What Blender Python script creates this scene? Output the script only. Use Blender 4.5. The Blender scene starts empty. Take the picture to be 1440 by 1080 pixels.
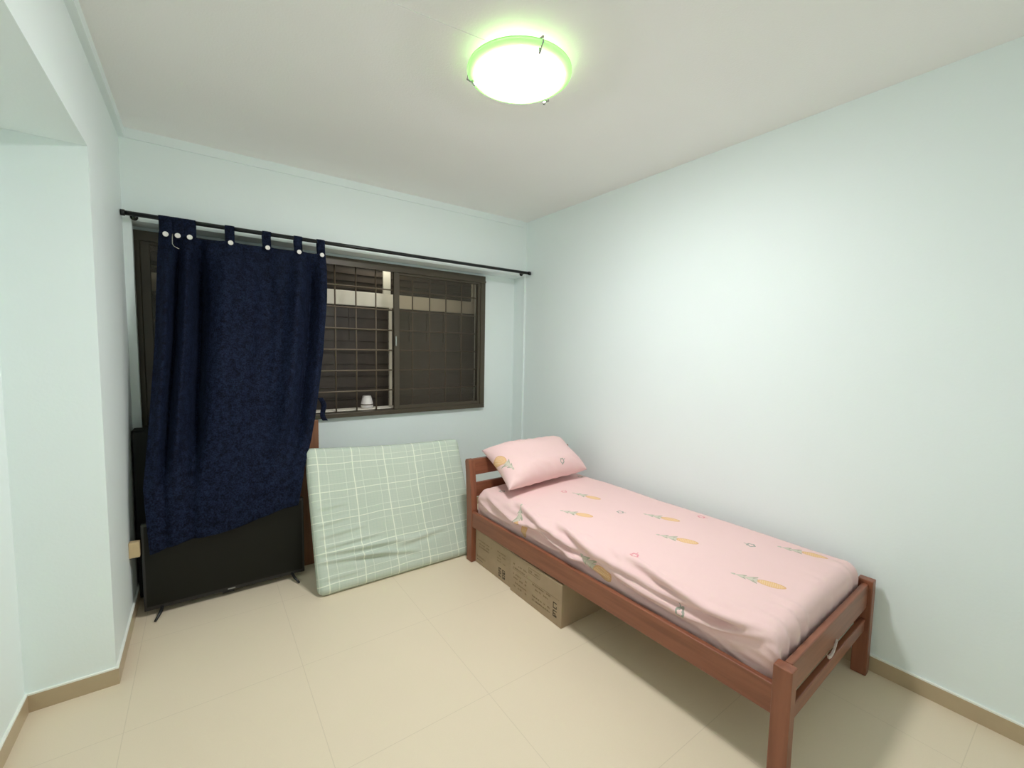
import bpy, bmesh, math, random
from mathutils import Vector, Matrix
from mathutils import noise as mnoise
random.seed(7)
PI = math.pi
COL = bpy.context.scene.collection

# ------------------------------------------------------------------ helpers
def mesh_obj(name, bm, mats, parent=None, smooth=False, loc=None, rotz=0.0):
    me = bpy.data.meshes.new(name)
    bmesh.ops.recalc_face_normals(bm, faces=bm.faces[:])
    bm.to_mesh(me); bm.free()
    if not isinstance(mats, (list, tuple)): mats = [mats]
    for m in mats: me.materials.append(m)
    if smooth:
        for p in me.polygons: p.use_smooth = True
    o = bpy.data.objects.new(name, me)
    COL.objects.link(o)
    if parent: o.parent = parent
    if loc: o.location = loc
    o.rotation_euler.z = rotz
    return o

def empty(name, loc=(0, 0, 0), rotz=0.0):
    o = bpy.data.objects.new(name, None); COL.objects.link(o)
    o.location = loc; o.rotation_euler.z = rotz
    o.empty_display_size = 0.05
    return o

def tag(o, label, cat, group=None):
    o['label'] = label; o['category'] = cat
    if group: o['group'] = group
    return o

def structure(o):
    o['kind'] = 'structure'; return o

def box(bm, x0, x1, y0, y1, z0, z1, mi=0, bev=0.0, seg=2):
    v = [bm.verts.new(p) for p in ((x0,y0,z0),(x1,y0,z0),(x1,y1,z0),(x0,y1,z0),(x0,y0,z1),(x1,y0,z1),(x1,y1,z1),(x0,y1,z1))]
    fs = [bm.faces.new([v[i] for i in q]) for q in ((0,3,2,1),(4,5,6,7),(0,1,5,4),(1,2,6,5),(2,3,7,6),(3,0,4,7))]
    for f in fs: f.material_index = mi
    if bev > 0:
        es = list({e for f in fs for e in f.edges})
        r = bmesh.ops.bevel(bm, geom=es, offset=bev, segments=seg, profile=0.5, affect='EDGES')
        for f in r['faces']: f.material_index = mi
    return v

def tube(bm, pts, r, n=12, mi=0, cap=True):
    pts = [Vector(p) for p in pts]
    rings = []
    up = Vector((0, 0, 1))
    for i, p in enumerate(pts):
        a = pts[max(i-1, 0)]; b = pts[min(i+1, len(pts)-1)]
        d = (b-a).normalized()
        ref = up if abs(d.dot(up)) < 0.95 else Vector((1, 0, 0))
        s = d.cross(ref).normalized(); t = s.cross(d).normalized()
        rr = r[i] if isinstance(r, (list, tuple)) else r
        rings.append([bm.verts.new(p + s*rr*math.cos(2*PI*k/n) + t*rr*math.sin(2*PI*k/n)) for k in range(n)])
    for a, b in zip(rings, rings[1:]):
        for k in range(n):
            f = bm.faces.new((a[k], a[(k+1) % n], b[(k+1) % n], b[k])); f.material_index = mi; f.smooth = True
    if cap:
        for q in (rings[0], rings[-1]):
            f = bm.faces.new(q); f.material_index = mi

def lathe(bm, prof, c=(0, 0, 0), n=48, mi=0):
    """prof: list of (r, z); mi int or list per segment"""
    rings = []
    for r, z in prof:
        if r < 1e-6: rings.append([bm.verts.new((c[0], c[1], c[2]+z))])
        else: rings.append([bm.verts.new((c[0]+r*math.cos(2*PI*k/n), c[1]+r*math.sin(2*PI*k/n), c[2]+z)) for k in range(n)])
    for i, (a, b) in enumerate(zip(rings, rings[1:])):
        m = mi[i] if isinstance(mi, (list, tuple)) else mi
        for k in range(n):
            k2 = (k+1) % n
            if len(a) == 1 and len(b) == 1: continue
            if len(a) == 1: f = bm.faces.new((a[0], b[k2], b[k]))
            elif len(b) == 1: f = bm.faces.new((a[k], a[k2], b[0]))
            else: f = bm.faces.new((a[k], a[k2], b[k2], b[k]))
            f.material_index = m; f.smooth = True

def prism(bm, pts2, axis, a0, a1, mi=0):
    """extrude polygon pts2 along axis ('x','y','z') from a0 to a1"""
    def P(p, a):
        return {'x': (a, p[0], p[1]), 'y': (p[0], a, p[1]), 'z': (p[0], p[1], a)}[axis]
    A = [bm.verts.new(P(p, a0)) for p in pts2]; B = [bm.verts.new(P(p, a1)) for p in pts2]
    n = len(pts2)
    fs = [bm.faces.new(A), bm.faces.new(B[::-1])]
    for i in range(n): fs.append(bm.faces.new((A[i], A[(i+1) % n], B[(i+1) % n], B[i])))
    for f in fs: f.material_index = mi

# ------------------------------------------------------------------ material helpers
def srgb(r, g, b):
    f = lambda c: (c/255/12.92) if c/255 <= 0.04045 else ((c/255+0.055)/1.055)**2.4
    return (f(r), f(g), f(b), 1.0)

class NT:
    def __init__(s, name):
        s.m = bpy.data.materials.new(name); s.m.use_nodes = True
        s.t = s.m.node_tree; s.n = s.t.nodes; s.l = s.t.links
        s.b = s.n['Principled BSDF']; s.out = s.n['Material Output']
    def lk(s, a, b): s.l.new(a, b)
    def _set(s, sock, v):
        if isinstance(v, bpy.types.NodeSocket): s.l.new(v, sock)
        else: sock.default_value = v
    def math(s, op, a, b=None, c=None):
        nd = s.n.new('ShaderNodeMath'); nd.operation = op
        s._set(nd.inputs[0], a)
        if b is not None: s._set(nd.inputs[1], b)
        if c is not None: s._set(nd.inputs[2], c)
        return nd.outputs[0]
    def noise(s, vec, scale, detail=3.0, rough=0.5):
        nd = s.n.new('ShaderNodeTexNoise'); nd.inputs['Scale'].default_value = scale
        nd.inputs['Detail'].default_value = detail; nd.inputs['Roughness'].default_value = rough
        if vec is not None: s.l.new(vec, nd.inputs['Vector'])
        return nd.outputs['Fac']
    def coord(s, which='Object'):
        nd = s.n.new('ShaderNodeTexCoord'); return nd.outputs[which]
    def mapping(s, vec, loc=(0,0,0), rot=(0,0,0), sc=(1,1,1)):
        nd = s.n.new('ShaderNodeMapping'); s.l.new(vec, nd.inputs['Vector'])
        nd.inputs['Location'].default_value = loc; nd.inputs['Rotation'].default_value = rot; nd.inputs['Scale'].default_value = sc
        return nd.outputs[0]
    def mix(s, fac, a, b):
        nd = s.n.new('ShaderNodeMix'); nd.data_type = 'RGBA'
        s._set(nd.inputs['Factor'], fac); s._set(nd.inputs['A'], a); s._set(nd.inputs['B'], b)
        return nd.outputs['Result'] if 'Result' in nd.outputs and nd.outputs['Result'].type == 'RGBA' else nd.outputs[2]
    def ramp(s, fac, stops):
        nd = s.n.new('ShaderNodeValToRGB'); s.l.new(fac, nd.inputs[0])
        e = nd.color_ramp.elements
        e[0].position, e[0].color = stops[0]; e[1].position, e[1].color = stops[1]
        for p, c in stops[2:]:
            q = e.new(p); q.color = c
        return nd.outputs[0]
    def bump(s, h, strength=0.2, dist=0.01):
        nd = s.n.new('ShaderNodeBump'); nd.inputs['Strength'].default_value = strength
        nd.inputs['Distance'].default_value = dist
        s.l.new(h, nd.inputs['Height']); s.l.new(nd.outputs[0], s.b.inputs['Normal'])
    def col(s, v): s._set(s.b.inputs['Base Color'], v)
    def rough(s, v): s._set(s.b.inputs['Roughness'], v)
    def spec(s, v): s.b.inputs['Specular IOR Level'].default_value = v

def mixN(t, fac, a, b):
    nd = t.n.new('ShaderNodeMix'); nd.data_type = 'RGBA'
    t._set(nd.inputs[0], fac); t._set(nd.inputs[6], a); t._set(nd.inputs[7], b)
    return nd.outputs[2]
NT.mix = mixN

def simple(name, c, rough=0.6, metal=0.0, var=0.06, scale=8.0, spec=0.5, bump=0.0, bscale=60):
    t = NT(name); co = t.coord()
    n = t.noise(co, scale, 4)
    a = tuple(min(1, x*(1-var)) for x in c[:3])+(1,); b = tuple(min(1, x*(1+var)) for x in c[:3])+(1,)
    t.col(t.mix(n, a, b)); t.rough(rough); t.b.inputs['Metallic'].default_value = metal; t.spec(spec)
    if bump: t.bump(t.noise(co, bscale, 3), bump, 0.004)
    return t.m

WALL_C = (0.815, 0.893, 0.890, 1)
M_wall = simple('aqua_wall_paint', WALL_C, 0.55, var=0.015, scale=2.5, spec=0.35, bump=0.08, bscale=90)
M_ceil = simple('ceiling_paint', (0.90, 0.90, 0.885, 1), 0.8, var=0.02, scale=2.0, spec=0.2, bump=0.15, bscale=120)
M_hem = simple('pale_cotton', (0.55, 0.47, 0.44, 1), 0.9, var=0.05, spec=0.1)
M_white = simple('white_gloss_paint', (0.78, 0.80, 0.76, 1), 0.4, var=0.02)
M_lit_edge = simple('lit_skirting_edge', (0.86, 0.88, 0.82, 1), 0.45, var=0.02)  # light on the skirting's top ledge, painted as a whiter strip
M_skirt = simple('beige_skirting_tile', (0.47, 0.37, 0.24, 1), 0.3, var=0.08, scale=14)

def floor_mat():
    t = NT('beige_polished_floor_tile'); co = t.coord()
    sep = t.n.new('ShaderNodeSeparateXYZ'); t.lk(co, sep.inputs[0])
    T = 0.605
    def line(ch, off):
        a = t.math('SUBTRACT', sep.outputs[ch], off)
        a = t.math('DIVIDE', a, T)
        a = t.math('FRACT', a)
        a = t.math('SUBTRACT', a, 0.5); a = t.math('ABSOLUTE', a)
        return t.math('GREATER_THAN', a, 0.5-0.0013/T)
    g = t.math('MAXIMUM', line(0, 0.327), line(1, 2.03))
    n1 = t.noise(co, 3.0, 4); n2 = t.noise(co, 260, 2)
    base = t.mix(n1, (0.750, 0.648, 0.495, 1), (0.785, 0.678, 0.520, 1))
    base = t.mix(t.math('MULTIPLY', n2, 0.35), base, (0.64, 0.55, 0.42, 1))
    t.col(t.mix(t.math('MULTIPLY', g, 0.24), base, (0.36, 0.30, 0.21, 1)))
    t.rough(t.math('ADD', t.math('MULTIPLY', n1, 0.1), 0.38)); t.spec(0.35)
    return t.m
M_floor = floor_mat()

def wood(name, c1, c2, axis=1, rough=0.35):
    t = NT(name); co = t.coord()
    sc = [14, 14, 14]; sc[axis] = 0.9
    n = t.noise(t.mapping(co, sc=tuple(sc)), 2.5, 5, 0.6)
    r = t.ramp(n, [(0.35, c1), (0.65, c2)])
    t.col(r); t.rough(rough); t.bump(n, 0.06, 0.003)
    return t.m
W1, W2 = (0.195, 0.066, 0.034, 1), (0.275, 0.098, 0.052, 1)
M_woodY = wood('reddish_bed_wood_length', W1, W2, 1)
M_woodX = wood('reddish_bed_wood_width', W1, W2, 0)
M_woodZ = wood('reddish_bed_wood_upright', W1, W2, 2)
M_board = wood('brown_board_wood', (0.16, 0.062, 0.030, 1), (0.24, 0.10, 0.05, 1), 2, 0.5)
M_tan = simple('pale_timber', (0.55, 0.42, 0.24, 1), 0.6, var=0.12, scale=20)
M_frame = simple('brown_window_aluminium', (0.070, 0.056, 0.036, 1), 0.40, metal=0.15, var=0.1, scale=6)
M_grille = simple('brown_grille_steel', (0.155, 0.118, 0.080, 1), 0.40, metal=0.1, var=0.1)
M_black = simple('black_plastic', (0.012, 0.012, 0.012, 1), 0.35, var=0.1)
M_blackrod = simple('black_rod_metal', (0.012, 0.013, 0.013, 1), 0.30, metal=0.3, var=0.1)
M_screen = simple('black_screen_glass', (0.006, 0.0062, 0.0038, 1), 0.5, var=0.05, spec=0.25)
M_chrome = simple('metal_clip', (0.45, 0.45, 0.42, 1), 0.25, metal=1.0, var=0.03)
M_button = simple('white_button_plastic', (0.85, 0.83, 0.78, 1), 0.3, var=0.03)
M_ink = simple('dark_brown_print', (0.085, 0.058, 0.032, 1), 0.7, var=0.1)
M_inkl = simple('faded_brown_print', (0.235, 0.165, 0.085, 1), 0.8, var=0.15, scale=60)
M_yard = simple('dark_yard_surface', (0.030, 0.024, 0.018, 1), 0.8, var=0.3, scale=5)
M_yardframe = simple('cream_yard_frame', (0.86, 0.82, 0.71, 1), 0.6, var=0.1, scale=9)
M_cab = simple('matt_black_laminate', (0.014, 0.016, 0.014, 1), 0.6, var=0.15, spec=0.25)
M_logo = simple('silver_logo_print', (0.35, 0.35, 0.35, 1), 0.3, metal=0.6, var=0.03)

def card_mat():
    t = NT('brown_corrugated_cardboard'); co = t.coord()
    n = t.noise(co, 9, 4); w = t.noise(t.mapping(co, sc=(1, 1, 60)), 4, 2)
    t.col(t.mix(n, (0.345, 0.258, 0.170, 1), (0.425, 0.322, 0.218, 1))); t.rough(0.8); t.spec(0.2)
    t.bump(w, 0.05, 0.002)
    return t.m
M_card = card_mat()
M_tape = simple('brown_packing_tape', (0.30, 0.17, 0.08, 1), 0.25, var=0.05)

def curtain_mat():
    t = NT('navy_crushed_velvet'); co = t.coord()
    n = t.noise(co, 34, 6, 0.75); n2 = t.noise(co, 130, 3, 0.6)
    f = t.math('MULTIPLY', n, n2); f = t.math('MULTIPLY', f, 1.9)
    t.col(t.ramp(f, [(0.32, (0.0012, 0.0022, 0.0085, 1)), (0.66, (0.0110, 0.0180, 0.0450, 1))]))
    t.rough(0.75); t.spec(0.10)
    t.b.inputs['Sheen Weight'].default_value = 0.05
    t.b.inputs['Sheen Tint'].default_value = (0.25, 0.32, 0.6, 1)
    t.bump(n, 0.3, 0.006)
    return t.m
M_curtain = curtain_mat()

def glass_mat(name, tint, trans, rough=0.02):
    t = NT(name)
    gl = t.n.new('ShaderNodeBsdfGlossy'); gl.inputs['Roughness'].default_value = rough; gl.inputs['Color'].default_value = (0.5, 0.47, 0.43, 1)
    tr = t.n.new('ShaderNodeBsdfTransparent'); tr.inputs['Color'].default_value = tint
    fr = t.n.new('ShaderNodeFresnel'); fr.inputs['IOR'].default_value = 1.5
    a = t.n.new('ShaderNodeMixShader'); t.lk(fr.outputs[0], a.inputs[0]); t.lk(tr.outputs[0], a.inputs[1]); t.lk(gl.outputs[0], a.inputs[2])
    df = t.n.new('ShaderNodeBsdfDiffuse')
    n = t.noise(t.coord(), 6, 4)
    t.lk(t.mix(n, (0.30, 0.25, 0.19, 1), (0.40, 0.34, 0.27, 1)), df.inputs[0])
    b = t.n.new('ShaderNodeMixShader'); b.inputs[0].default_value = 1-trans
    t.lk(a.outputs[0], b.inputs[1]); t.lk(df.outputs[0], b.inputs[2])
    t.lk(b.outputs[0], t.out.inputs[0])
    return t.m
M_glass = glass_mat('dusty_tinted_window_glass', (0.86, 0.83, 0.78, 1), 0.975)

def mattress_mat():
    """pale green cover, white woven check: axes are object x (length) and z (height) before leaning"""
    t = NT('green_check_cover'); uv = t.n.new('ShaderNodeUVMap').outputs[0]
    co = t.coord()
    wob = t.n.new('ShaderNodeTexNoise'); t.lk(uv, wob.inputs['Vector']); wob.inputs['Scale'].default_value = 3.0
    vm = t.n.new('ShaderNodeVectorMath'); vm.operation = 'MULTIPLY_ADD'
    t.lk(wob.outputs['Color'], vm.inputs[0]); vm.inputs[1].default_value = (0.030, 0.030, 0); t.lk(uv, vm.inputs[2])
    sep = t.n.new('ShaderNodeSeparateXYZ'); t.lk(vm.outputs[0], sep.inputs[0])
    def lines(ch, pitch, off, w):
        a = t.math('FRACT', t.math('DIVIDE', t.math('ADD', sep.outputs[ch], off), pitch))
        a = t.math('ABSOLUTE', t.math('SUBTRACT', a, 0.5))
        nd = t.n.new('ShaderNodeMapRange'); nd.inputs['From Min'].default_value = w/pitch; nd.inputs['From Max'].default_value = 0.4*w/pitch
        t.lk(a, nd.inputs['Value']); return nd.outputs[0]
    thick = t.math('MAXIMUM', lines(0, 0.21, 0.03, 0.0045), lines(1, 0.176, 0.02, 0.0035))
    thin = t.math('MAXIMUM', lines(0, 0.105, 0.03, 0.0025), lines(1, 0.088, 0.02, 0.003))
    fine = t.math('MAXIMUM', lines(0, 0.021, 0.0, 0.002), lines(1, 0.0176, 0.0, 0.002))
    n = t.noise(co, 5, 4)
    base = t.mix(n, (0.485, 0.560, 0.480, 1), (0.550, 0.605, 0.520, 1))
    c = t.mix(t.math('MULTIPLY', fine, 0.22), base, (0.36, 0.49, 0.43, 1))
    c = t.mix(t.math('MULTIPLY', thin, 0.62), c, (0.74, 0.79, 0.68, 1))
    c = t.mix(t.math('MULTIPLY', thick, 0.85), c, (0.80, 0.84, 0.71, 1))
    t.col(c); t.rough(0.9); t.spec(0.1)
    h = t.math('ADD', t.math('MULTIPLY', t.math('ADD', thin, thick), 0.5), t.math('MULTIPLY', t.noise(co, 120, 2), 0.3))
    t.bump(h, 0.25, 0.003)
    return t.m
M_green = mattress_mat()

def sheet_mat(name, pines, rings):
    """pink cotton printed with pineapples and little rings; UV is in metres"""
    t = NT(name); uv = t.n.new('ShaderNodeUVMap').outputs[0]; co = t.coord()
    n = t.noise(co, 4, 3)
    col = t.mix(n, (0.80, 0.565, 0.555, 1), (0.82, 0.585, 0.575, 1))
    def select(items, half):
        selx, sely, inside = None, None, None
        for (cx, cy, ang) in items:
            s2 = t.n.new('ShaderNodeSeparateXYZ'); t.lk(uv, s2.inputs[0])
            dx = t.math('SUBTRACT', s2.outputs[0], cx); dy = t.math('SUBTRACT', s2.outputs[1], cy)
            c, s = math.cos(ang), math.sin(ang)
            a = t.math('ADD', t.math('MULTIPLY', dx, c), t.math('MULTIPLY', dy, s))
            b = t.math('SUBTRACT', t.math('MULTIPLY', dy, c), t.math('MULTIPLY', dx, s))
            r = t.math('MAXIMUM', t.math('ABSOLUTE', a), t.math('ABSOLUTE', b))
            ins = t.math('LESS_THAN', r, half)
            if selx is None:
                selx, sely, inside = a, b, ins
            else:
                def mf(f, p, q):
                    nd = t.n.new('ShaderNodeMix'); nd.data_type = 'FLOAT'
                    t.lk(f, nd.inputs[0]); t.lk(p, nd.inputs[2]); t.lk(q, nd.inputs[3]); return nd.outputs[0]
                selx = mf(ins, selx, a); sely = mf(ins, sely, b); inside = t.math('MAXIMUM', inside, ins)
        return selx, sely, inside
    # pineapples: a along the fruit, leaves at +a
    a, b, ins = select(pines, 0.115)
    ea = t.math('DIVIDE', t.math('ADD', a, 0.042), 0.052); eb = t.math('DIVIDE', b, 0.025)
    d = t.math('ADD', t.math('MULTIPLY', ea, ea), t.math('MULTIPLY', eb, eb))
    body = t.math('MULTIPLY', t.math('LESS_THAN', d, 1.0), ins)
    h1 = t.math('SINE', t.math('MULTIPLY', t.math('ADD', a, b), 420)); h2 = t.math('SINE', t.math('MULTIPLY', t.math('SUBTRACT', a, b), 420))
    dots = t.math('GREATER_THAN', t.math('MULTIPLY', h1, h2), 0.45)
    bc = t.mix(t.math('MULTIPLY', dots, 0.8), (0.76, 0.46, 0.16, 1), (0.86, 0.68, 0.44, 1))
    edge = t.math('GREATER_THAN', d, 0.72)
    bc = t.mix(t.math('MULTIPLY', edge, 0.6), bc, (0.62, 0.30, 0.08, 1))
    col = t.mix(t.math('MULTIPLY', body, 0.78), col, bc)
    ab = t.math('ABSOLUTE', b)
    tap = t.math('SUBTRACT', 1.0, t.math('DIVIDE', a, 0.115))
    zig = t.math('ABSOLUTE', t.math('SINE', t.math('MULTIPLY', t.math('ADD', a, t.math('MULTIPLY', ab, 1.3)), 105)))
    w = t.math('MULTIPLY', t.math('ADD', 0.008, t.math('MULTIPLY', zig, 0.026)), tap)
    leaf = t.math('MULTIPLY', t.math('LESS_THAN', ab, w), t.math('MULTIPLY', t.math('GREATER_THAN', a, 0.006), t.math('LESS_THAN', a, 0.105)))
    leaf = t.math('MULTIPLY', leaf, ins)
    inner = t.math('LESS_THAN', ab, t.math('MULTIPLY', w, 0.55))
    lc = t.mix(t.math('MULTIPLY', inner, 0.75), (0.26, 0.34, 0.22, 1), (0.62, 0.62, 0.50, 1))
    col = t.mix(t.math('MULTIPLY', leaf, 0.75), col, lc)
    # rings: green and pink
    for its, rc in rings:
        a, b, ins = select(its, 0.045)
        ang = t.math('ARCTAN2', b, a)
        r = t.math('SQRT', t.math('ADD', t.math('MULTIPLY', a, a), t.math('MULTIPLY', b, b)))
        r = t.math('ADD', r, t.math('MULTIPLY', t.math('COSINE', t.math('MULTIPLY', ang, 5)), 0.0022))
        m = t.math('LESS_THAN', t.math('ABSOLUTE', t.math('SUBTRACT', r, 0.0155)), 0.0042)
        st = t.math('MULTIPLY', t.math('LESS_THAN', t.math('ABSOLUTE', b), 0.0022), t.math('MULTIPLY', t.math('GREATER_THAN', a, 0.016), t.math('LESS_THAN', a, 0.034)))
        m = t.math('MULTIPLY', t.math('MAXIMUM', m, st), ins)
        col = t.mix(t.math('MULTIPLY', m, 0.8), col, rc)
    t.col(col); t.rough(0.85); t.spec(0.12)
    t.b.inputs['Sheen Weight'].default_value = 0.08
    t.bump(t.noise(co, 14, 5, 0.6), 0.18, 0.012)
    return t.m

# ------------------------------------------------------------------ measurements
XL, XR, YB, H = -0.334, 2.453, 3.228, 2.60      # window-side room
Y1, XL2, ZS = 2.359, -0.597, 2.184              # step in the left wall, its beam soffit
YF = -0.42                                      # wall behind the camera
YR = 3.385                                      # back of window recess
ZB = 2.112                                      # underside of the beam over the window
WX0, WX1, WZ0, WZ1 = -0.322, 2.088, 0.908, 2.088
SK = 0.068

# ------------------------------------------------------------------ room shell
bm = bmesh.new(); box(bm, XL2-0.2, XR+0.2, YF-0.2, YR, -0.12, 0.0)
structure(mesh_obj('floor', bm, M_floor))
bm = bmesh.new(); box(bm, XL2-0.2, XR+0.2, YF-0.2, YB+0.001, H, H+0.12)
structure(mesh_obj('ceiling', bm, M_ceil))
bm = bmesh.new(); box(bm, XR, XR+0.15, YF-0.15, YR+0.15, 0.0, H)
structure(mesh_obj('wall_right', bm, M_wall))
bm = bmesh.new(); box(bm, XL2, XR, YF-0.15, YF, 0.0, H)
structure(mesh_obj('wall_front', bm, M_wall))
# left side: far strip beside the window, stepped-back wall nearer the camera, beam above it
bm = bmesh.new()
prism(bm, [(XL2, Y1), (XL, Y1), (XL, YR+0.15), (XL2, YR+0.15)], 'z', 0.0, H)
box(bm, XL2-0.15, XL2, YF-0.15, YR+0.15, 0.0, H)
box(bm, XL2, XL, YF, Y1-0.0005, ZS, H)
structure(mesh_obj('wall_left', bm, M_wall))
# back wall: beam over the recess, slim pilaster at the right, recessed wall with the window opening
bm = bmesh.new()
box(bm, XL, XR, YB, YR+0.15, ZB, H)
box(bm, XR-0.020, XR, YB, YR, 0.0, ZB)
box(bm, XL, XL+0.038, YB, YB+0.05, 0.0, ZB)
box(bm, XL, XR, YR, YR+0.15, 0.0, WZ0)
box(bm, WX1, XR, YR, YR+0.15, WZ0, ZB)
box(bm, XL, WX0, YR, YR+0.15, WZ0, ZB)
box(bm, WX0, WX1, YR, YR+0.15, WZ1, ZB)
structure(mesh_obj('wall_back', bm, M_wall))
# shallow cornice
bm = bmesh.new(); box(bm, XL, XR-0.05, YB-0.010, YB, H-0.052, H)
structure(mesh_obj('trim_1', bm, M_wall))
bm = bmesh.new(); box(bm, XL, XL+0.026, YF, YB-0.010, H-0.052, H)
structure(mesh_obj('trim_2', bm, M_wall))
# cable casing on the ceiling towards the lamp
bm = bmesh.new()
a = Vector((0.905, 1.486, 0)); b = Vector((0.50, 1.53, 0)); d = (b-a).normalized(); s = Vector((-d.y, d.x, 0))*0.008
vs = [bm.verts.new((p.x, p.y, z)) for z in (H-0.003, H) for p in (a+s, b+s, b-s, a-s)]
for q in ((0,1,2,3), (4,7,6,5), (0,4,5,1), (1,5,6,2), (2,6,7,3), (3,7,4,0)): bm.faces.new([vs[i] for i in q])
structure(mesh_obj('trim_3', bm, M_ceil))

def skirting(name, x0, x1, y0, y1, side):
    bm = bmesh.new()
    box(bm, x0, x1, y0, y1, 0.0, SK, 0)
    T = 0.004
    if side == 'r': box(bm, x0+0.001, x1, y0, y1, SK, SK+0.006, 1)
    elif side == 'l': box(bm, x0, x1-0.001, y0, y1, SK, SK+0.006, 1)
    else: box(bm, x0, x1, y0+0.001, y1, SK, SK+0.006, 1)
    structure(mesh_obj(name, bm, [M_skirt, M_lit_edge]))
t_ = 0.010
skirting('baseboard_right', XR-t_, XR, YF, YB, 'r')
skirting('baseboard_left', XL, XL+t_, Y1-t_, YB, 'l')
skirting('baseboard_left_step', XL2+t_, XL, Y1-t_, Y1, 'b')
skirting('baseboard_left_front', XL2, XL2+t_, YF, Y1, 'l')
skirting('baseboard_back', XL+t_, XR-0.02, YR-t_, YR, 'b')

# ------------------------------------------------------------------ window
win = structure(empty('window_1', (WX0, YR, WZ0)))
def wpart(name, bm, m, smooth=False, parent=None):
    # geometry authored in world space, shifted to the window origin
    o = mesh_obj(name, bm, m, parent or win, smooth)
    if parent is None or parent is win:
        for v in o.data.vertices: v.co -= Vector((WX0, YR, WZ0))
    return o
FY0, FY1 = YR-0.040, YR+0.06
bm = bmesh.new(); fw = 0.046
box(bm, WX0, WX1, FY0, FY1, WZ1-fw, WZ1, bev=0.003)
box(bm, WX0, WX1, FY0, FY1, WZ0, WZ0+0.035, bev=0.003)
box(bm, WX0, WX0+fw, FY0, FY1, WZ0+0.035, WZ1-fw, bev=0.003)
box(bm, WX1-fw, WX1, FY0, FY1, WZ0+0.035, WZ1-fw, bev=0.003)
box(bm, WX0-0.0, WX1, FY0-0.006, FY0+0.012, WZ1-fw-0.012, WZ1-fw+0.004)     # track lip
wpart('window_frame', bm, M_frame)
def sash(x0, x1, y0):
    bm = bmesh.new(); z0, z1 = WZ0+0.035, WZ1-fw; y1 = y0+0.026; w = 0.044
    box(bm, x0, x0+w, y0, y1, z0, z1, bev=0.002); box(bm, x1-w*0.6, x1, y0, y1, z0, z1, bev=0.002)
    box(bm, x0+w, x1-w*0.6, y0, y1, z1-0.03, z1, bev=0.002); box(bm, x0+w, x1-w*0.6, y0, y1, z0, z0+0.03, bev=0.002)
    s = wpart('sash', bm, M_frame)
    bm = bmesh.new(); box(bm, x0+w, x1-w*0.6, y0+0.010, y0+0.014, z0+0.03, z1-0.03)
    g = wpart('pane', bm, M_glass); g.parent = s
    return s
s1 = sash(1.245, WX1-fw, FY0+0.008)
sash(WX0+fw, 0.40, FY0+0.008)
# grille behind the sliding sashes
bm = bmesh.new(); GY = YR+0.034
zt, zb_ = WZ1-fw, WZ0+0.035
for k in range(-7, 8):
    x = 1.121+0.1525*k
    if not (WX0+fw+0.02 < x < WX1-fw-0.02): continue
    tube(bm, [(x, GY, zb_), (x, GY, zt)], 0.0058, 8)
for k in range(6):
    z = 1.896-0.1598*k
    tube(bm, [(WX0+fw, GY-0.009, z), (WX1-fw, GY-0.009, z)], 0.0058, 8)
wpart('grille', bm, M_grille, True)
bm = bmesh.new(); box(bm, WX0, WX1, FY1, FY1+0.12, WZ0-0.02, WZ0+0.040, bev=0.003)
wpart('window_sill', bm, M_yardframe)
# little lever on the sliding sash
bm = bmesh.new(); box(bm, 1.250, 1.262, FY0-0.006, FY0+0.008, 1.45, 1.53, bev=0.003)
wpart('handle', bm, M_chrome)

# ------------------------------------------------------------------ service yard seen through the window
yard = structure(empty('window_2', (0.9, 3.80, 0.86)))
YY = 3.76
bm = bmesh.new()
box(bm, -0.9, 3.2, YY, YY+0.05, 1.785, 1.905, bev=0.004)          # cream band
box(bm, -0.9, 3.2, YY-0.01, YY+0.05, 2.16, 2.26)
box(bm, -0.9, 3.2, YY-0.01, YY+0.05, 0.78, 0.895)
for x0, x1 in ((-0.40, -0.275), (1.30, 1.365), (2.195, 2.30)):
    box(bm, x0, x1, YY, YY+0.05, 1.905, 2.16)
for x0, x1 in ((-0.40, -0.315), (1.350, 1.375), (2.235, 2.30)):
    box(bm, x0, x1, YY, YY+0.05, 0.895, 1.785)
o = mesh_obj('window_frame', bm, M_yardframe, yard)
for v in o.data.vertices: v.co -= yard.location
M_louvre = simple('dark_louvre_glass', (0.060, 0.045, 0.034, 1), 0.45, var=0.35, scale=9)
segs = [(-0.275, 1.30), (1.365, 2.195)]
for x0, x1 in segs:
    bm = bmesh.new()
    box(bm, x0, x1, YY+0.025, YY+0.035, 1.905, 2.16)
    z = 1.925
    while z < 2.15:
        box(bm, x0, x1, YY+0.012, YY+0.026, z, z+0.003); z += 0.06
    o = mesh_obj('pane', bm, M_louvre, yard)
    for v in o.data.vertices: v.co -= yard.location
for x0, x1 in ((-0.315, 1.350), (1.375, 2.235)):
    bm = bmesh.new()
    box(bm, x0, x1, YY+0.025, YY+0.035, 0.895, 1.785)
    n = 9
    for k in range(1, n):
        z = 0.895+0.89*k/n
        box(bm, x0, x1, YY+0.012, YY+0.026, z, z+0.004)
    for k in range(1, 5):
        x = x0+(x1-x0)*k/5
        box(bm, x-0.004, x+0.004, YY+0.014, YY+0.026, 1.50, 1.785)
    o = mesh_obj('pane', bm, M_louvre, yard)
    for v in o.data.vertices: v.co -= yard.location
bm = bmesh.new()
box(bm, -1.0, 3.3, YY+0.06, YY+0.10, 0.2, 2.6)
box(bm, -1.0, -0.95, YR+0.15, YY+0.06, 0.2, 2.6); box(bm, 3.25, 3.3, YR+0.15, YY+0.06, 0.2, 2.6)
box(bm, -1.0, 3.3, YR+0.15, YY+0.10, 2.6, 2.65); box(bm, -1.0, 3.3, YR+0.15, YY+0.10, 0.15, 0.2)
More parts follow.
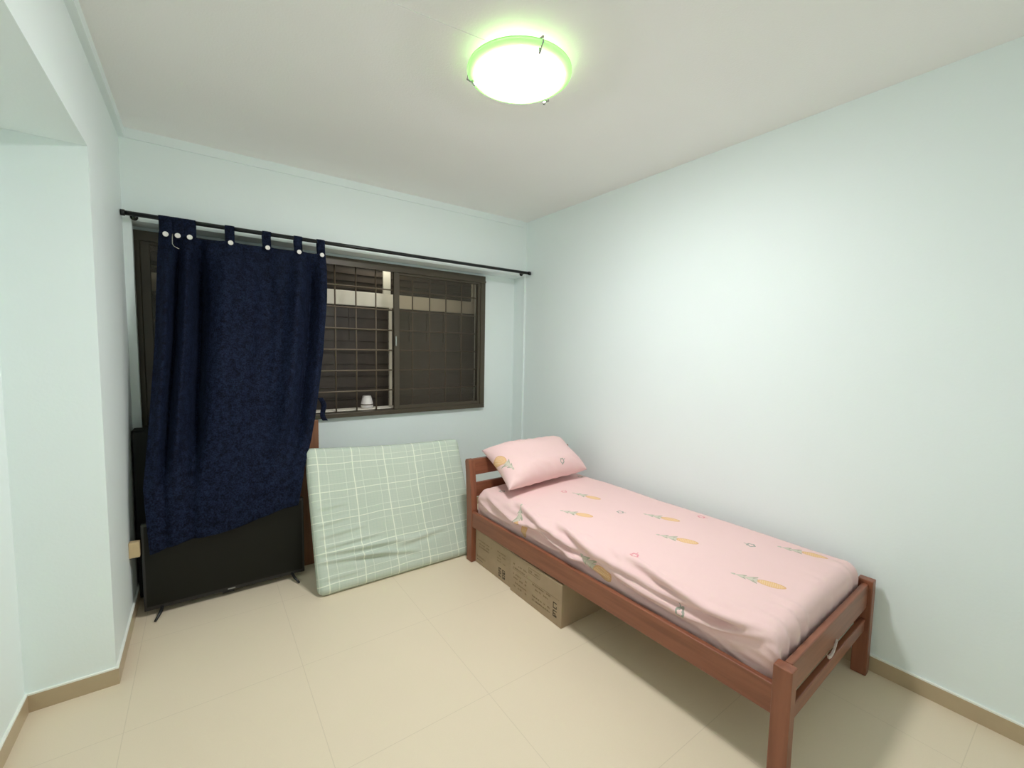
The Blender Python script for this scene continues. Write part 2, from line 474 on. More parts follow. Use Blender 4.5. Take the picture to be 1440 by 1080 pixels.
structure(mesh_obj('wall_service_yard', bm, M_yard))

# cup on the sill
cup = tag(empty('lidded_cup', (1.068, 3.49, WZ0+0.040)), 'small white tub with a dark band on the window sill behind the grille', 'cup')
M_cup = simple('white_cup_plastic', (0.88, 0.83, 0.81, 1), 0.35, var=0.03)
bm = bmesh.new()
lathe(bm, [(0, 0), (0.040, 0), (0.046, 0.006), (0.048, 0.028), (0.0478, 0.031), (0.047, 0.037), (0.036, 0.085), (0.034, 0.090), (0, 0.090)], n=32, mi=[0, 0, 0, 1, 1, 0, 0, 0])
mesh_obj('cup_body', bm, [M_cup, M_ink], cup)
bm = bmesh.new(); lathe(bm, [(0, 0.090), (0.034, 0.090), (0.034, 0.097), (0.030, 0.101), (0, 0.101)], n=32)
mesh_obj('lid', bm, M_cup, cup)

# ------------------------------------------------------------------ ceiling lamp
LX, LY = 1.080, 1.494
lamp = tag(empty('ceiling_lamp', (LX, LY, H)), 'round green-rimmed glass ceiling lamp, lit, held by small metal clips', 'ceiling light')
bm = bmesh.new(); lathe(bm, [(0, 0), (0.115, 0), (0.115, -0.006), (0.108, -0.014), (0, -0.014)], n=48)
mesh_obj('base_plate', bm, M_white, lamp)
def emis(name, c, s):
    t = NT(name); e = t.n.new('ShaderNodeEmission'); e.inputs[0].default_value = c; e.inputs[1].default_value = s
    t.lk(e.outputs[0], t.out.inputs[0]); return t.m
M_dome = emis('lit_opal_glass', (0.985, 0.975, 0.985, 1), 48.0)
def rimmat():
    t = NT('green_glass_rim'); tr = t.n.new('ShaderNodeBsdfTranslucent'); tr.inputs[0].default_value = (0.32, 0.68, 0.22, 1)
    df = t.n.new('ShaderNodeBsdfDiffuse'); df.inputs[0].default_value = (0.36, 0.68, 0.26, 1)
    gl = t.n.new('ShaderNodeBsdfGlossy'); gl.inputs['Roughness'].default_value = 0.1
    m1 = t.n.new('ShaderNodeMixShader'); m1.inputs[0].default_value = 0.5; t.lk(tr.outputs[0], m1.inputs[1]); t.lk(df.outputs[0], m1.inputs[2])
    m2 = t.n.new('ShaderNodeMixShader'); m2.inputs[0].default_value = 0.06; t.lk(m1.outputs[0], m2.inputs[1]); t.lk(gl.outputs[0], m2.inputs[2])
    t.lk(m2.outputs[0], t.out.inputs[0]); return t.m
M_rim = rimmat()
R = 0.175; prof = []
for k in range(15):
    a = PI/2*k/14
    prof.append((R*math.cos(a), -0.060-0.040*(1-math.cos(a)**2)))
prof[-1] = (0.0, prof[-1][1])
bm = bmesh.new(); lathe(bm, prof, n=72)
mesh_obj('glass_dome', bm, M_dome, lamp, True)
bm = bmesh.new(); lathe(bm, [(0, -0.0555), (R+0.0005, -0.0555), (R+0.0005, -0.0595), (0, -0.0595)], n=72)
mesh_obj('light_block_disc', bm, M_white, lamp)  # hidden disc added to stop the dome's light going up to the ceiling
bm = bmesh.new(); lathe(bm, [(R-0.002, -0.066), (0.193, -0.062), (0.205, -0.056), (0.211, -0.052), (0.211, -0.047), (0.205, -0.050), (0.191, -0.056), (R-0.002, -0.060)], n=72)
mesh_obj('glass_rim', bm, M_rim, lamp, True)
M_tube = emis('lit_ring_tube', (1.0, 0.90, 0.72, 1), 3.0)
bm = bmesh.new()
NR = 64; rings = [[bm.verts.new(((0.138+0.011*math.cos(2*PI*j/10))*math.cos(2*PI*i/NR), (0.138+0.011*math.cos(2*PI*j/10))*math.sin(2*PI*i/NR), -0.038+0.011*math.sin(2*PI*j/10))) for j in range(10)] for i in range(NR)]
for i in range(NR):
    for j in range(10):
        bm.faces.new((rings[i][j], rings[(i+1) % NR][j], rings[(i+1) % NR][(j+1) % 10], rings[i][(j+1) % 10]))
mesh_obj('ring_tube', bm, M_tube, lamp, True)
for ang in (257, 17, 137):
    a = math.radians(ang); c, s = math.cos(a), math.sin(a)
    bm = bmesh.new()
    P = lambda r, z: (r*c, r*s, z)
    tube(bm, [P(0.110, -0.006), P(0.214, -0.040), P(0.217, -0.058), P(0.190, -0.074)], 0.0035, 8)
    tube(bm, [P(0.194, -0.067), P(0.184, -0.084)], 0.006, 10)
    mesh_obj('clip', bm, M_chrome, lamp, True)

# ------------------------------------------------------------------ bed
BX, BY = 1.433, 2.530                       # near head corner
ANG = math.atan2(0.061, 1.97)               # slightly askew
BL, BW = 2.004, 0.930
bed = tag(empty('bed_frame', (BX, BY, 0), ANG), 'reddish-brown wooden single bed frame along the right wall', 'bed')
# local frame: x across (0..BW), y from 0 (head) to -BL (foot)
def bpart(name, m, fn, bev=0.004):
    bm = bmesh.new(); fn(bm); return mesh_obj(name, bm, m, bed)
def post(x0, x1, y0, y1, z1, taper=False):
    bm = bmesh.new(); box(bm, x0, x1, y0, y1, 0.0, z1, bev=0.004)
    mesh_obj('leg', bm, M_woodZ, bed)
P1 = 0.058
# foot posts
post(0.0, 0.045, -BL, -BL+P1, 0.424); post(BW-0.045, BW, -BL, -BL+P1, 0.440)
# head posts: flare back a little at the top with a small lip
for x0 in (0.0, BW-0.045):
    bm = bmesh.new()
    prism(bm, [(-0.092, 0), (-0.030, 0), (-0.030, 0.36), (-0.012, 0.60), (0.002, 0.675), (-0.004, 0.692), (-0.050, 0.692), (-0.062, 0.62), (-0.092, 0.36)], 'x', x0, x0+0.045)
    bmesh.ops.bevel(bm, geom=bm.edges[:], offset=0.003, segments=2, affect='EDGES')
    mesh_obj('leg', bm, M_woodZ, bed)
for x0, x1 in ((0.004, 0.029), (BW-0.029, BW-0.004)):
    bpart('side_rail', M_woodY, lambda bm: box(bm, x0, x1, -BL+P1-0.01, -0.085, 0.246, 0.350, bev=0.004))
bpart('headboard_rail', M_woodX, lambda bm: prism(bm, [(-0.048, 0.585), (-0.024, 0.580), (-0.006, 0.675), (-0.010, 0.690), (-0.040, 0.690), (-0.046, 0.66)], 'x', 0.045, BW-0.045))
bpart('headboard_rail', M_woodX, lambda bm: box(bm, 0.045, BW-0.045, -0.070, -0.045, 0.44, 0.535, bev=0.004))
bpart('headboard_rail', M_woodX, lambda bm: box(bm, 0.045, BW-0.045, -0.075, -0.050, 0.246, 0.340, bev=0.004))
bpart('footboard_panel', M_woodX, lambda bm: box(bm, 0.045, BW-0.045, -BL+0.016, -BL+0.040, 0.315, 0.425, bev=0.004))
bpart('footboard_rail', M_woodX, lambda bm: box(bm, 0.045, BW-0.045, -BL+0.018, -BL+0.040, 0.205, 0.262, bev=0.004))
bpart('base_board', M_tan, lambda bm: box(bm, 0.0292, BW-0.0292, -BL+0.042, -0.052, 0.300, 0.315, bev=0.002))

# ---- bed mattress with its pink printed sheet
ML0, ML1 = -0.098, -BL+0.052          # head end, foot end (local y)
mat_root = tag(empty('mattress', (BX, BY, 0.318), ANG), 'single mattress in a pink pineapple-print fitted sheet on the bed', 'mattress')
MX0, MX1 = 0.034, BW-0.034
TOPZ = 0.190                           # above 0.318
def sgn_pow(v, e): return math.copysign(abs(v)**e, v)
FOLDS = [  # (l0, t0, l1, t1, width, amp) on the near side; l metres from head, t metres down from the ridge
    (0.15, 0.03, 0.55, 0.075, 0.018, 0.014), (0.25, 0.09, 0.70, 0.035, 0.020, 0.012), (0.05, 0.08, 0.35, 0.12, 0.016, 0.012),
    (0.42, -0.02, 0.95, 0.060, 0.020, 0.018), (0.55, 0.045, 1.05, 0.110, 0.020, 0.020), (0.80, -0.01, 1.30, 0.045, 0.018, 0.018),
    (0.95, 0.035, 1.50, 0.095, 0.022, 0.020), (1.10, 0.085, 1.55, 0.120, 0.016, 0.014), (1.25, -0.015, 1.72, 0.030, 0.017, 0.016),
    (1.35, 0.055, 1.78, 0.010, 0.016, 0.012), (1.50, 0.10, 1.80, 0.03, 0.014, 0.012), (0.62, 0.13, 0.98, 0.09, 0.015, 0.012),
]
def fold_h(l, t):
    h = 0.0
    for l0, t0, l1, t1, w, A in FOLDS:
        dx, dy = l1-l0, t1-t0; L2 = dx*dx+dy*dy
        u = ((l-l0)*dx+(t-t0)*dy)/L2
        if u < -0.15 or u > 1.15: continue
        # slight curvature
        px = l0+dx*u; py = t0+dy*u+0.012*math.sin(u*PI)
        d = t-py; w = w*0.8
        if abs(d) > 4*w: continue
        env = max(0.0, math.sin(PI*min(max((u+0.15)/1.3, 0), 1)))**0.8
        g = math.exp(-(d/w)**2) - 0.55*math.exp(-((d-1.7*w)/(w*1.1))**2)
        h += 1.75*A*env*g
    return h
def sheet():
    bm = bmesh.new(); uvl = bm.loops.layers.uv.new('UVMap')
    NL, NC = 230, 150
    W = MX1-MX0; r = 0.055; hgt = TOPZ
    # cross-section arc list: from bottom near side, up, across, down far side
    side = hgt-r; arc = r*PI/2; top = W-2*r
    tot = 2*side+2*arc+top
    grid = []
    for i in range(NL+1):
        fl = i/NL; L = ML0-ML1
        # along-length coordinate s measured around the ends too
        endarc = r*PI/2; sl = -0.5*0+fl*(L-2*r+2*endarc+2*side)
        # returns y, inset drop (dz) at this station
        s = sl
        if s < side: y = ML0; zt = s-side-r; ez = 'e'
        elif s < side+endarc:
            a = (s-side)/r; y = ML0-r*(1-math.cos(a)); zt = -r*(1-math.sin(a))
        elif s < side+endarc+(L-2*r):
            y = ML0-r-(s-side-endarc); zt = 0
        elif s < side+2*endarc+(L-2*r):
            a = (s-side-endarc-(L-2*r))/r; y = ML1+r*(1-math.sin(a)); zt = -r*(1-math.cos(a))
        else:
            y = ML1; zt = -r-(s-side-2*endarc-(L-2*r))
        row = []
        for j in range(NC+1):
            # finer on the near side
            f = j/NC; f = f if f > 0.0 else 0.0
            q = tot*(0.42*f+0.58*f*f) if False else tot*f
            if q < side: x = MX0; z = q; nx, nz = -1, 0
            elif q < side+arc:
                a = (q-side)/r; x = MX0+r-r*math.cos(a); z = side+r*math.sin(a); nx, nz = -math.cos(a), math.sin(a)
            elif q < side+arc+top: x = MX0+r+(q-side-arc); z = hgt; nx, nz = 0, 1
            elif q < side+2*arc+top:
                a = (q-side-arc-top)/r; x = MX1-r+r*math.sin(a); z = side+r*math.cos(a); nx, nz = math.sin(a), math.cos(a)
            else: x = MX1; z = side-(q-side-2*arc-top); nx, nz = 1, 0
            row.append([x, y, z, nx, nz, zt, q, s])
        grid.append(row)
    V = []
    for i, row in enumerate(grid):
        vr = []
        for j, (x, y, z, nx, nz, zt, q, s) in enumerate(row):
            # combine the end drop with the cross-section height
            zz = max(0.0, min(z, hgt+zt)) if zt < 0 else z
            if zt < 0:
                # round the plan corners
                k = min(1.0, -zt/r)
                cx = (MX0+MX1)/2
                x = cx+(x-cx)*(1-0.035*k)
                zz = hgt*0 + max(0.0, z*(hgt+zt)/hgt if zt > -r else z*(hgt+zt)/hgt)
            l = ML0-y
            # lower near side slopes inward to the rail, head corner droops
            tdown = hgt-zz
            crown = 0.010*math.sin(PI*min(max((x-MX0)/W, 0), 1))
            p = Vector((x, y, zz+crown*(1 if zt == 0 else max(0, 1+zt/r))))
            h = 0.0
            if q < side+arc+0.10:
                t = (side+arc*0.6)-q
                h += fold_h(l, t)
                if q < side: h -= 0.020*((side-q)/side)**1.5       # tucks inwards behind the rail
            # soft overall undulation
            nn = mnoise.noise(Vector((l*3.2, q*4.0, 1.3)))*0.0045+mnoise.noise(Vector((l*9, q*11, 4.3)))*0.0018
            h += nn
            if q < side+arc+0.05:      # small creases down the near side
                ww = min(1.0, max(0.0, (side+arc+0.05-q)/0.10))
                h += ww*0.0050*mnoise.noise(Vector((l*7+q*10, q*34-l*5, 9.1)))+ww*0.0030*math.sin((l*1.0+q*3.2)*48+5*mnoise.noise(Vector((l*5, q*6, 2.2))))*max(0, mnoise.noise(Vector((l*2.6, q*5, 5.5))))*2
            # gathered wrinkles where the sheet wraps the foot end
            if l > L-0.16 and zt <= 0:
                g = min(1.0, (l-(L-0.16))/0.12)
                h += 0.0055*g*math.sin(x*75+4*mnoise.noise(Vector((x*6, l*6, 0))))*max(0.2, math.sin(x*9.0)) 
            nv = Vector((nx, 0, nz))
            if zt < 0:
                ky = min(1, -zt/r); nv = Vector((nx*(1-ky*0.5), (1 if y > (ML0+ML1)/2 else -1)*ky, nz*(1-ky)+0.001))
            nv.normalize()
            p += nv*h
            p.z = max(p.z, 0.0)
            vr.append(bm.verts.new(p))
        V.append(vr)
    for i in range(NL):
        for j in range(NC):
            f = bm.faces.new((V[i][j], V[i][j+1], V[i+1][j+1], V[i+1][j])); f.smooth = True
            for lp, (a, b) in zip(f.loops, ((i, j), (i, j+1), (i+1, j+1), (i+1, j))):
                g = grid[a][b]; lp[uvl].uv = (g[7]-side-r*PI/2+r, g[6]-side-arc+r)
    return bm
def loc_uv(x, y):
    """world (x,y) on the bed top -> sheet uv in metres"""
    dx, dy = x-BX, y-BY
    c, s = math.cos(-ANG), math.sin(-ANG)
    lx, ly = c*dx-s*dy, s*dx+c*dy
    return (ML0-ly, lx-MX0)
def pine(x0, y0, x1, y1):
    a = loc_uv(x0, y0); b = loc_uv(x1, y1)       # leaf tip, fruit base
    return ((a[0]+b[0])/2, (a[1]+b[1])/2, math.atan2(a[1]-b[1], a[0]-b[0]))
PINES = [pine(1.66, 1.82, 1.75, 1.62), pine(1.84, 1.29, 1.93, 1.105), pine(1.785, 0.875, 1.85, 0.69), pine(2.03, 1.50, 2.10, 1.33),
         pine(1.94, 1.99, 2.00, 1.82), pine(2.23, 0.88, 2.30, 0.70)]
PINES += [(1.05, -0.085, PI-0.30), (0.47, -0.05, PI-1.2)]
GR = [loc_uv(1.93, 1.60)+(0.6,), loc_uv(2.13, 0.965)+(PI,), (1.50, -0.075, 2.0), (0.20, 0.78, 0.4), (0.15, 0.10, 1.0)]
PK = [loc_uv(2.27, 1.305)+(0.3,), loc_uv(1.575, 1.215)+(1.7,), (0.40, 0.42, 2.0)]
M_sheet = sheet_mat('pink_pineapple_sheet', PINES, [(GR, (0.23, 0.30, 0.24, 1)), (PK, (0.70, 0.22, 0.27, 1))])
mesh_obj('fitted_sheet', sheet(), M_sheet, mat_root, True)
bm = bmesh.new(); box(bm, MX0+0.03, MX1-0.03, ML1+0.03, ML0-0.03, 0.0, TOPZ-0.045, bev=0.03)
mesh_obj('mattress_core', bm, M_white, mat_root)
# pale hem of the sheet poking out between the foot boards
bm = bmesh.new()
pts = [(0.385+0.7*(px-0.385), 0.315+0.62*(pz-0.315)) for px, pz in [(0.375, 0.318), (0.40, 0.300), (0.44, 0.298), (0.475, 0.312), (0.50, 0.342), (0.515, 0.352), (0.50, 0.322), (0.47, 0.290), (0.43, 0.278), (0.39, 0.285)]]
prism(bm, pts, 'y', -BL+0.008, -BL+0.0145)
o = mesh_obj('sheet_hem', bm, M_hem, mat_root)
for v in o.data.vertices: v.co.z -= 0.318

# ---- pillow
def pillow_bm(C, T, nu=70, nv=56):
    """C: four corner points (front-left, front-right, back-right, back-left)"""
    bm = bmesh.new(); uvl = bm.loops.layers.uv.new('UVMap')
    A, B, Cc, D = [Vector(c) for c in C]
    n = ((B-A).cross(D-A)).normalized()
    if n.z < 0: n = -n
    W = (B-A).length; Hh = (D-A).length
    faces = {}
    for side in (1, -1):
        g = []
        for i in range(nu+1):
            r = []
            for j in range(nv+1):
                u, v = i/nu, j/nv
                # concave edges, pointed corners
                uu = 2*u-1; vv = 2*v-1
                pu = 0.5+0.5*uu*(1-0.07*(1-vv*vv)); pv = 0.5+0.5*vv*(1-0.07*(1-uu*uu))
                p = A*(1-pu)*(1-pv)+B*pu*(1-pv)+Cc*pu*pv+D*(1-pu)*pv
                e = max(0, (1-uu**4))*max(0, (1-vv**4))
                th = T*(e**0.55)
                th *= 1+0.10*mnoise.noise(Vector((u*3, v*3, side*2.0)))
                wr = 0.006*math.sin((uu+vv*0.5)*26+3*mnoise.noise(Vector((u*4, v*4, 7))))*math.exp(-((abs(vv)-0.85)/0.2)**2)*(1-abs(uu)**6)
                k = 1.0 if side > 0 else 0.55
                p = p+n*side*(th*k+wr*(1 if e > 0 else 0)*e**0.3)
                r.append((p, (u*W, v*Hh)))
            g.append(r)
        faces[side] = g
    top = [[bm.verts.new(c[0]) for c in r] for r in faces[1]]
    bot = [[(top[i][j] if i in (0, nu) or j in (0, nv) else bm.verts.new(faces[-1][i][j][0])) for j in range(nv+1)] for i in range(nu+1)]
    for V, g in ((top, faces[1]), (bot, faces[-1])):
        for i in range(nu):
            for j in range(nv):
                q = [(i, j), (i+1, j), (i+1, j+1), (i, j+1)]
                try: f = bm.faces.new([V[a][b] for a, b in q])
                except ValueError: continue
                f.smooth = True
                for lp, (a, b) in zip(f.loops, q): lp[uvl].uv = g[a][b][1]
    return bm
M_pcase = sheet_mat('pink_pillowcase', [(0.035, 0.20, -1.3)], [([(0.50, 0.05, 0.3), (0.34, 0.40, 1)], (0.23, 0.30, 0.24, 1)), ([(0.9, 0.9, 0)], (0.70, 0.22, 0.27, 1))])
PC = [(1.510, 2.120, 0.572), (2.275, 2.205, 0.572), (2.262, 2.500, 0.748), (1.560, 2.525, 0.735)]
o = mesh_obj('pillow', pillow_bm(PC, 0.110), M_pcase, None, True)
tag(o, 'plump pink pillow propped against the headboard of the bed', 'pillow')

# ------------------------------------------------------------------ cardboard boxes under the bed
def carton(name, y0, y1, x0, z1, label, items):
    root = tag(empty(name, (x0, y0, 0), ANG*0.3), label, 'box', 'cardboard boxes under the bed')
    L = y1-y0; D = 0.33
    bm = bmesh.new()
    box(bm, 0, D, 0, L, 0.0, z1, bev=0.003)
    # print on the side facing the room, a measured from the head-side end
    for mi, rects in items:
        for (a0, a1, za, zb2) in rects:
            f = bm.faces.new([bm.verts.new((-0.0005, y, z)) for y, z in ((L-a1, za), (L-a0, za), (L-a0, zb2), (L-a1, zb2))]); f.material_index = mi
    mesh_obj('carton', bm, [M_card, M_inkl, M_ink], root)
    for x0_, x1_ in ((0.002, D/2-0.002), (D/2+0.002, D-0.002)):
        bm = bmesh.new(); box(bm, x0_, x1_, 0.001, L-0.001, z1, z1+0.0035)
        mesh_obj('flap', bm, M_card, root)
    bm = bmesh.new(); box(bm, D/2-0.025, D/2+0.025, -0.0008, L+0.0008, z1+0.0035, z1+0.0042); box(bm, D/2-0.025, D/2+0.025, -0.0012, 0.0, z1-0.06, z1+0.0042)
    mesh_obj('tape', bm, M_tape, root)
    return root
def words(rnd, a0, a1, z0, z1, fill=0.8):
    out = []; a = a0
    while a < a1:
        w = rnd.uniform(0.006, 0.016)
        if rnd.random() < fill:
            # each letter: small upright strokes
            k = a
            while k < min(a+w, a1):
                hh = rnd.uniform(0.6, 1.0)
                out.append((k, k+0.0026, z0, z0+(z1-z0)*hh)); k += 0.0040
            if rnd.random() < 0.8: out.append((a, min(a+w, a1), z0+(z1-z0)*0.35, z0+(z1-z0)*0.55))
        a += w+0.005
    return out
rnd = random.Random(5)
faint = []
for z in (0.172, 0.150, 0.112, 0.090, 0.062, 0.040):
    faint += words(rnd, 0.03, 0.16, z, z+0.012)
for z in (0.128, 0.106, 0.062, 0.040): faint += words(rnd, 0.21, 0.36, z, z+0.012)
faint += [(0.02, 0.43, 0.143, 0.1448)]
faint += [(0.175, 0.275, 0.183, 0.186), (0.175, 0.275, 0.213, 0.216), (0.175, 0.178, 0.183, 0.216), (0.272, 0.275, 0.183, 0.216)]
faint += words(rnd, 0.183, 0.268, 0.192, 0.206)
def glyphC(a, z, w, h, s=0.006): return [(a, a+s, z, z+h), (a, a+w, z, z+s), (a, a+w, z+h-s, z+h)]
dark = glyphC(0.385, 0.085, 0.030, 0.034)+[(0.409, 0.415, 0.085, 0.100)]
dark += glyphC(0.385, 0.040, 0.030, 0.036)+[(0.385, 0.408, 0.055, 0.061), (0.398, 0.415, 0.040, 0.052)]
carton('cardboard_box', 1.572, 2.022, 1.466, 0.232, 'larger printed cardboard box under the bed, nearer the foot end', [(1, faint), (2, dark)])
faint = []
for z in (0.160, 0.138, 0.118): faint += words(rnd, 0.04, 0.20, z, z+0.012)
for z in (0.170, 0.150, 0.130, 0.112): faint += words(rnd, 0.27, 0.36, z, z+0.010)
faint += words(rnd, 0.03, 0.13, 0.045, 0.060)
dark = []
for z in (0.022, 0.052):
    dark += glyphC(0.285, z, 0.030, 0.026)+[(0.297, 0.303, z+0.006, z+0.020)]
    dark += glyphC(0.325, z, 0.032, 0.026)+[(0.338, 0.357, z+0.006, z+0.016)]
dark += [(0.03, 0.10, 0.028, 0.031)]
carton('cardboard_box', 2.034, 2.448, 1.474, 0.226, 'smaller printed cardboard box under the bed, right beside its head leg', [(1, faint), (2, dark)])

# ------------------------------------------------------------------ green checked mattress leaning on the wall
def lean_mattress():
    bm = bmesh.new(); uvl = bm.loops.layers.uv.new('UVMap')
    X0, X1 = 0.496, 1.560; T = 0.072
    by, bz = 2.526, 0.004; ty, tz = 2.885, 0.800
    Lh = math.hypot(ty-by, tz-bz)
    up = Vector((0, (ty-by)/Lh, (tz-bz)/Lh)); nf = Vector((0, -up.z, up.y))   # front normal
    W = X1-X0; nu, nv = 110, 90
    def outl(u, v):
        # rounded-rectangle outline in (x, h), slightly skewed at the top
        r = 0.045
        x, h = u*W, v*Lh
        dx = max(0, r-x, x-(W-r)); dh = max(0, r-h, h-(Lh-r))
        return x, h, dx, dh, r
    def surf(u, v, side):
        x, h, dx, dh, r = outl(u, v)
        d = math.hypot(dx, dh)
        if d > r*0.999 and dx > 0 and dh > 0:      # pull corner in
            k = r/d
            sx = (r-dx*k) if x < W/2 else W-(r-dx*k); sh = (r-dh*k) if h < Lh/2 else Lh-(r-dh*k)
            x, h = sx, sh; d = r
        e = math.sqrt(max(0, 1-(d/r)**2)) if d > 0 else 1
        e = 0.35+0.65*e if False else e
        b = 0.0
        if side > 0:
            b += 0.006*mnoise.noise(Vector((x*2.5, h*3, 2)))
            # cloth creases in the lower left, running sideways
            for (cx, ch, ln, w, A, sl) in ((0.22, 0.17, 0.26, 0.012, 0.0100, -0.08), (0.30, 0.215, 0.30, 0.015, 0.012, -0.05), (0.20, 0.265, 0.20, 0.011, 0.0085, 0.05),
                                           (0.42, 0.145, 0.22, 0.014, 0.010, -0.16), (0.16, 0.33, 0.15, 0.010, 0.006, 0.08), (0.12, 0.40, 0.12, 0.009, 0.005, 0.1),
                                           (0.12, 0.49, 0.10, 0.009, 0.0045, 0.05), (0.62, 0.19, 0.22, 0.015, 0.0075, 0.10), (0.14, 0.085, 0.14, 0.009, 0.005, 0.0)):
                dd = (h-ch)-sl*(x-cx); ee = max(0, 1-((x-cx)/ln)**2)
                b += 1.5*A*ee*(math.exp(-(dd/w)**2)-0.6*math.exp(-((dd+1.6*w)/w)**2))
        sag = -0.014*math.sin(PI*min(1, x/W))*(h/Lh)**6 - 0.048*(x/W)*(h/Lh)**3
        skew = 0.004*(h/Lh)*(1 if True else 0)
        off = (T/2)*e*side+b*e
        P = Vector((X0+x+skew*1.0, by, bz))+up*(h+sag)+nf*(off-T/2)
        return P, (x, h)
    grids = {}
    for side in (1, -1):
        grids[side] = [[surf(i/nu, j/nv, side) for j in range(nv+1)] for i in range(nu+1)]
    top = [[bm.verts.new(c[0]) for c in r] for r in grids[1]]
    bot = [[(top[i][j] if i in (0, nu) or j in (0, nv) else bm.verts.new(grids[-1][i][j][0])) for j in range(nv+1)] for i in range(nu+1)]
    for V, g in ((top, grids[1]), (bot, grids[-1])):
        for i in range(nu):
            for j in range(nv):
                q = [(i, j), (i+1, j), (i+1, j+1), (i, j+1)]
                try: f = bm.faces.new([V[a][b] for a, b in q])
                except ValueError: continue
                f.smooth = True
                for lp, (a, b) in zip(f.loops, q): lp[uvl].uv = g[a][b][1]
    bmesh.ops.remove_doubles(bm, verts=bm.verts[:], dist=1e-5)
    zmin = min(v.co.z for v in bm.verts)
    for v in bm.verts: v.co.z -= zmin-0.001
    return bm
o = mesh_obj('folded_mattress', lean_mattress(), M_green, None, True)
tag(o, 'pale green checked thin mattress leaning on the wall under the window', 'mattress')

# ------------------------------------------------------------------ television on the floor
TX0, TX1, TY, TZ0, TZ1 = -0.286, 0.482, 2.862, 0.032, 0.500
tv = tag(empty('television', ((TX0+TX1)/2, TY, 0)), 'black flat television on the floor, its top draped by the navy curtain', 'television')
hw = (TX1-TX0)/2
bm = bmesh.new(); box(bm, -hw, hw, 0.0, 0.035, TZ0, TZ1, bev=0.004); box(bm, -hw*0.75, hw*0.75, 0.035, 0.075, TZ0+0.05, TZ1-0.12, bev=0.012)
mesh_obj('housing', bm, M_black, tv)
bm = bmesh.new(); box(bm, -hw+0.012, hw-0.012, -0.0015, 0.0005, TZ0+0.022, TZ1-0.012)
mesh_obj('screen', bm, M_screen, tv)
bm = bmesh.new(); box(bm, -0.018, 0.018, -0.0025, 0.001, TZ0+0.008, TZ0+0.014)
mesh_obj('maker_badge', bm, M_logo, tv)
bm = bmesh.new(); box(bm, -0.045, 0.012, 0.004, 0.022, TZ0-0.012, TZ0+0.002, bev=0.003)
mesh_obj('sensor', bm, M_black, tv)
for sx in (-1, 1):
    bm = bmesh.new()
    x = sx*(hw-(0.075 if sx > 0 else 0.078))
    tube(bm, [(x, 0.016, TZ0+0.012), (x+sx*0.012, -0.03, 0.022), (x+sx*0.030, -0.075, 0.006)], [0.009, 0.008, 0.006], 8)
    tube(bm, [(x, 0.016, TZ0+0.012), (x+sx*0.012, 0.07, 0.022), (x+sx*0.030, 0.115, 0.006)], [0.009, 0.008, 0.006], 8)
    mesh_obj('foot', bm, M_black, tv, True)

# brown board standing behind the television
bm = bmesh.new(); box(bm, 0.05, 0.604, 3.000, 3.022, 0.0, 0.958, bev=0.003)
o = mesh_obj('wooden_board', bm, M_board); tag(o, 'tall brown wooden board standing behind the television and navy curtain', 'board')
cab = tag(empty('black_cabinet', (-0.162, 3.20, 0)), 'narrow black cabinet in the left corner behind the television', 'cabinet')
bm = bmesh.new(); box(bm, -0.166, 0.150, -0.09, 0.018, 0.0, 0.955, bev=0.004)
mesh_obj('body', bm, M_cab, cab)
bm = bmesh.new(); box(bm, -0.163, 0.147, -0.106, -0.0905, 0.02, 0.945, bev=0.003)
mesh_obj('door', bm, M_cab, cab)
bm = bmesh.new(); box(bm, XL+0.0005, XL+0.044, 2.845, 2.880, 0.340, 0.420, bev=0.003)
o = mesh_obj('wall_block', bm, M_tan); tag(o, 'small tan wooden block fixed to the left wall beside the television', 'block')

# ------------------------------------------------------------------ curtain rod and curtain
RY, RZ = 3.148, 2.130
rod = tag(empty('curtain_rod', ((XL+XR)/2, RY, RZ)), 'long black curtain rod across the wall above the window', 'curtain rod')
bm = bmesh.new(); tube(bm, [(XL+0.012-rod.location.x, 0, 0), (XR-0.03-rod.location.x, 0, 0)], 0.0125, 16)
mesh_obj('pole', bm, M_blackrod, rod, True)
for x in (XL+0.002, XR-0.034):
    bm = bmesh.new(); tube(bm, [(x-rod.location.x, 0, 0), (x+0.018-rod.location.x, 0, 0)], 0.0165, 16)
    mesh_obj('end_cap', bm, M_blackrod, rod, True)
for x in (XL+0.05, XR-0.06):
    bm = bmesh.new(); tube(bm, [(x-rod.location.x, 0.012, 0), (x-rod.location.x, YB-RY, 0)], 0.006, 10); tube(bm, [(x-rod.location.x, YB-RY-0.005, 0), (x-rod.location.x, YB-RY, 0)], 0.018, 16)
    mesh_obj('bracket', bm, M_blackrod, rod, True)

CO = Vector((0.25, RY, 0))
cur = tag(empty('curtain', CO), 'navy blue velvet tab-top curtain hanging from the black rod', 'curtain')
def lerp(a, b, t): return a+(b-a)*t
def interp(tab, t):
    for (t0, v0), (t1, v1) in zip(tab, tab[1:]):
        if t <= t1:
            k = (t-t0)/(t1-t0); k = k*k*(3-2*k) if False else k
            return lerp(v0, v1, k)
    return tab[-1][1]
TABX = [-0.144, -0.091, -0.037, 0.157, 0.349, 0.526, 0.663]
LEFT = [(0, -0.175), (0.10, -0.186), (0.35, -0.205), (0.62, -0.240), (0.80, -0.268), (1, -0.250)]
RIGHT = [(0, 0.690), (0.06, 0.695), (0.20, 0.682), (0.40, 0.645), (0.58, 0.598), (0.68, 0.575), (0.76, 0.545), (0.85, 0.495), (1, 0.448)]
YT = [(0, RY-0.018), (0.05, 3.125), (0.30, 3.06), (0.60, 2.945), (0.85, 2.845), (0.90, 2.832), (1, 2.826)]
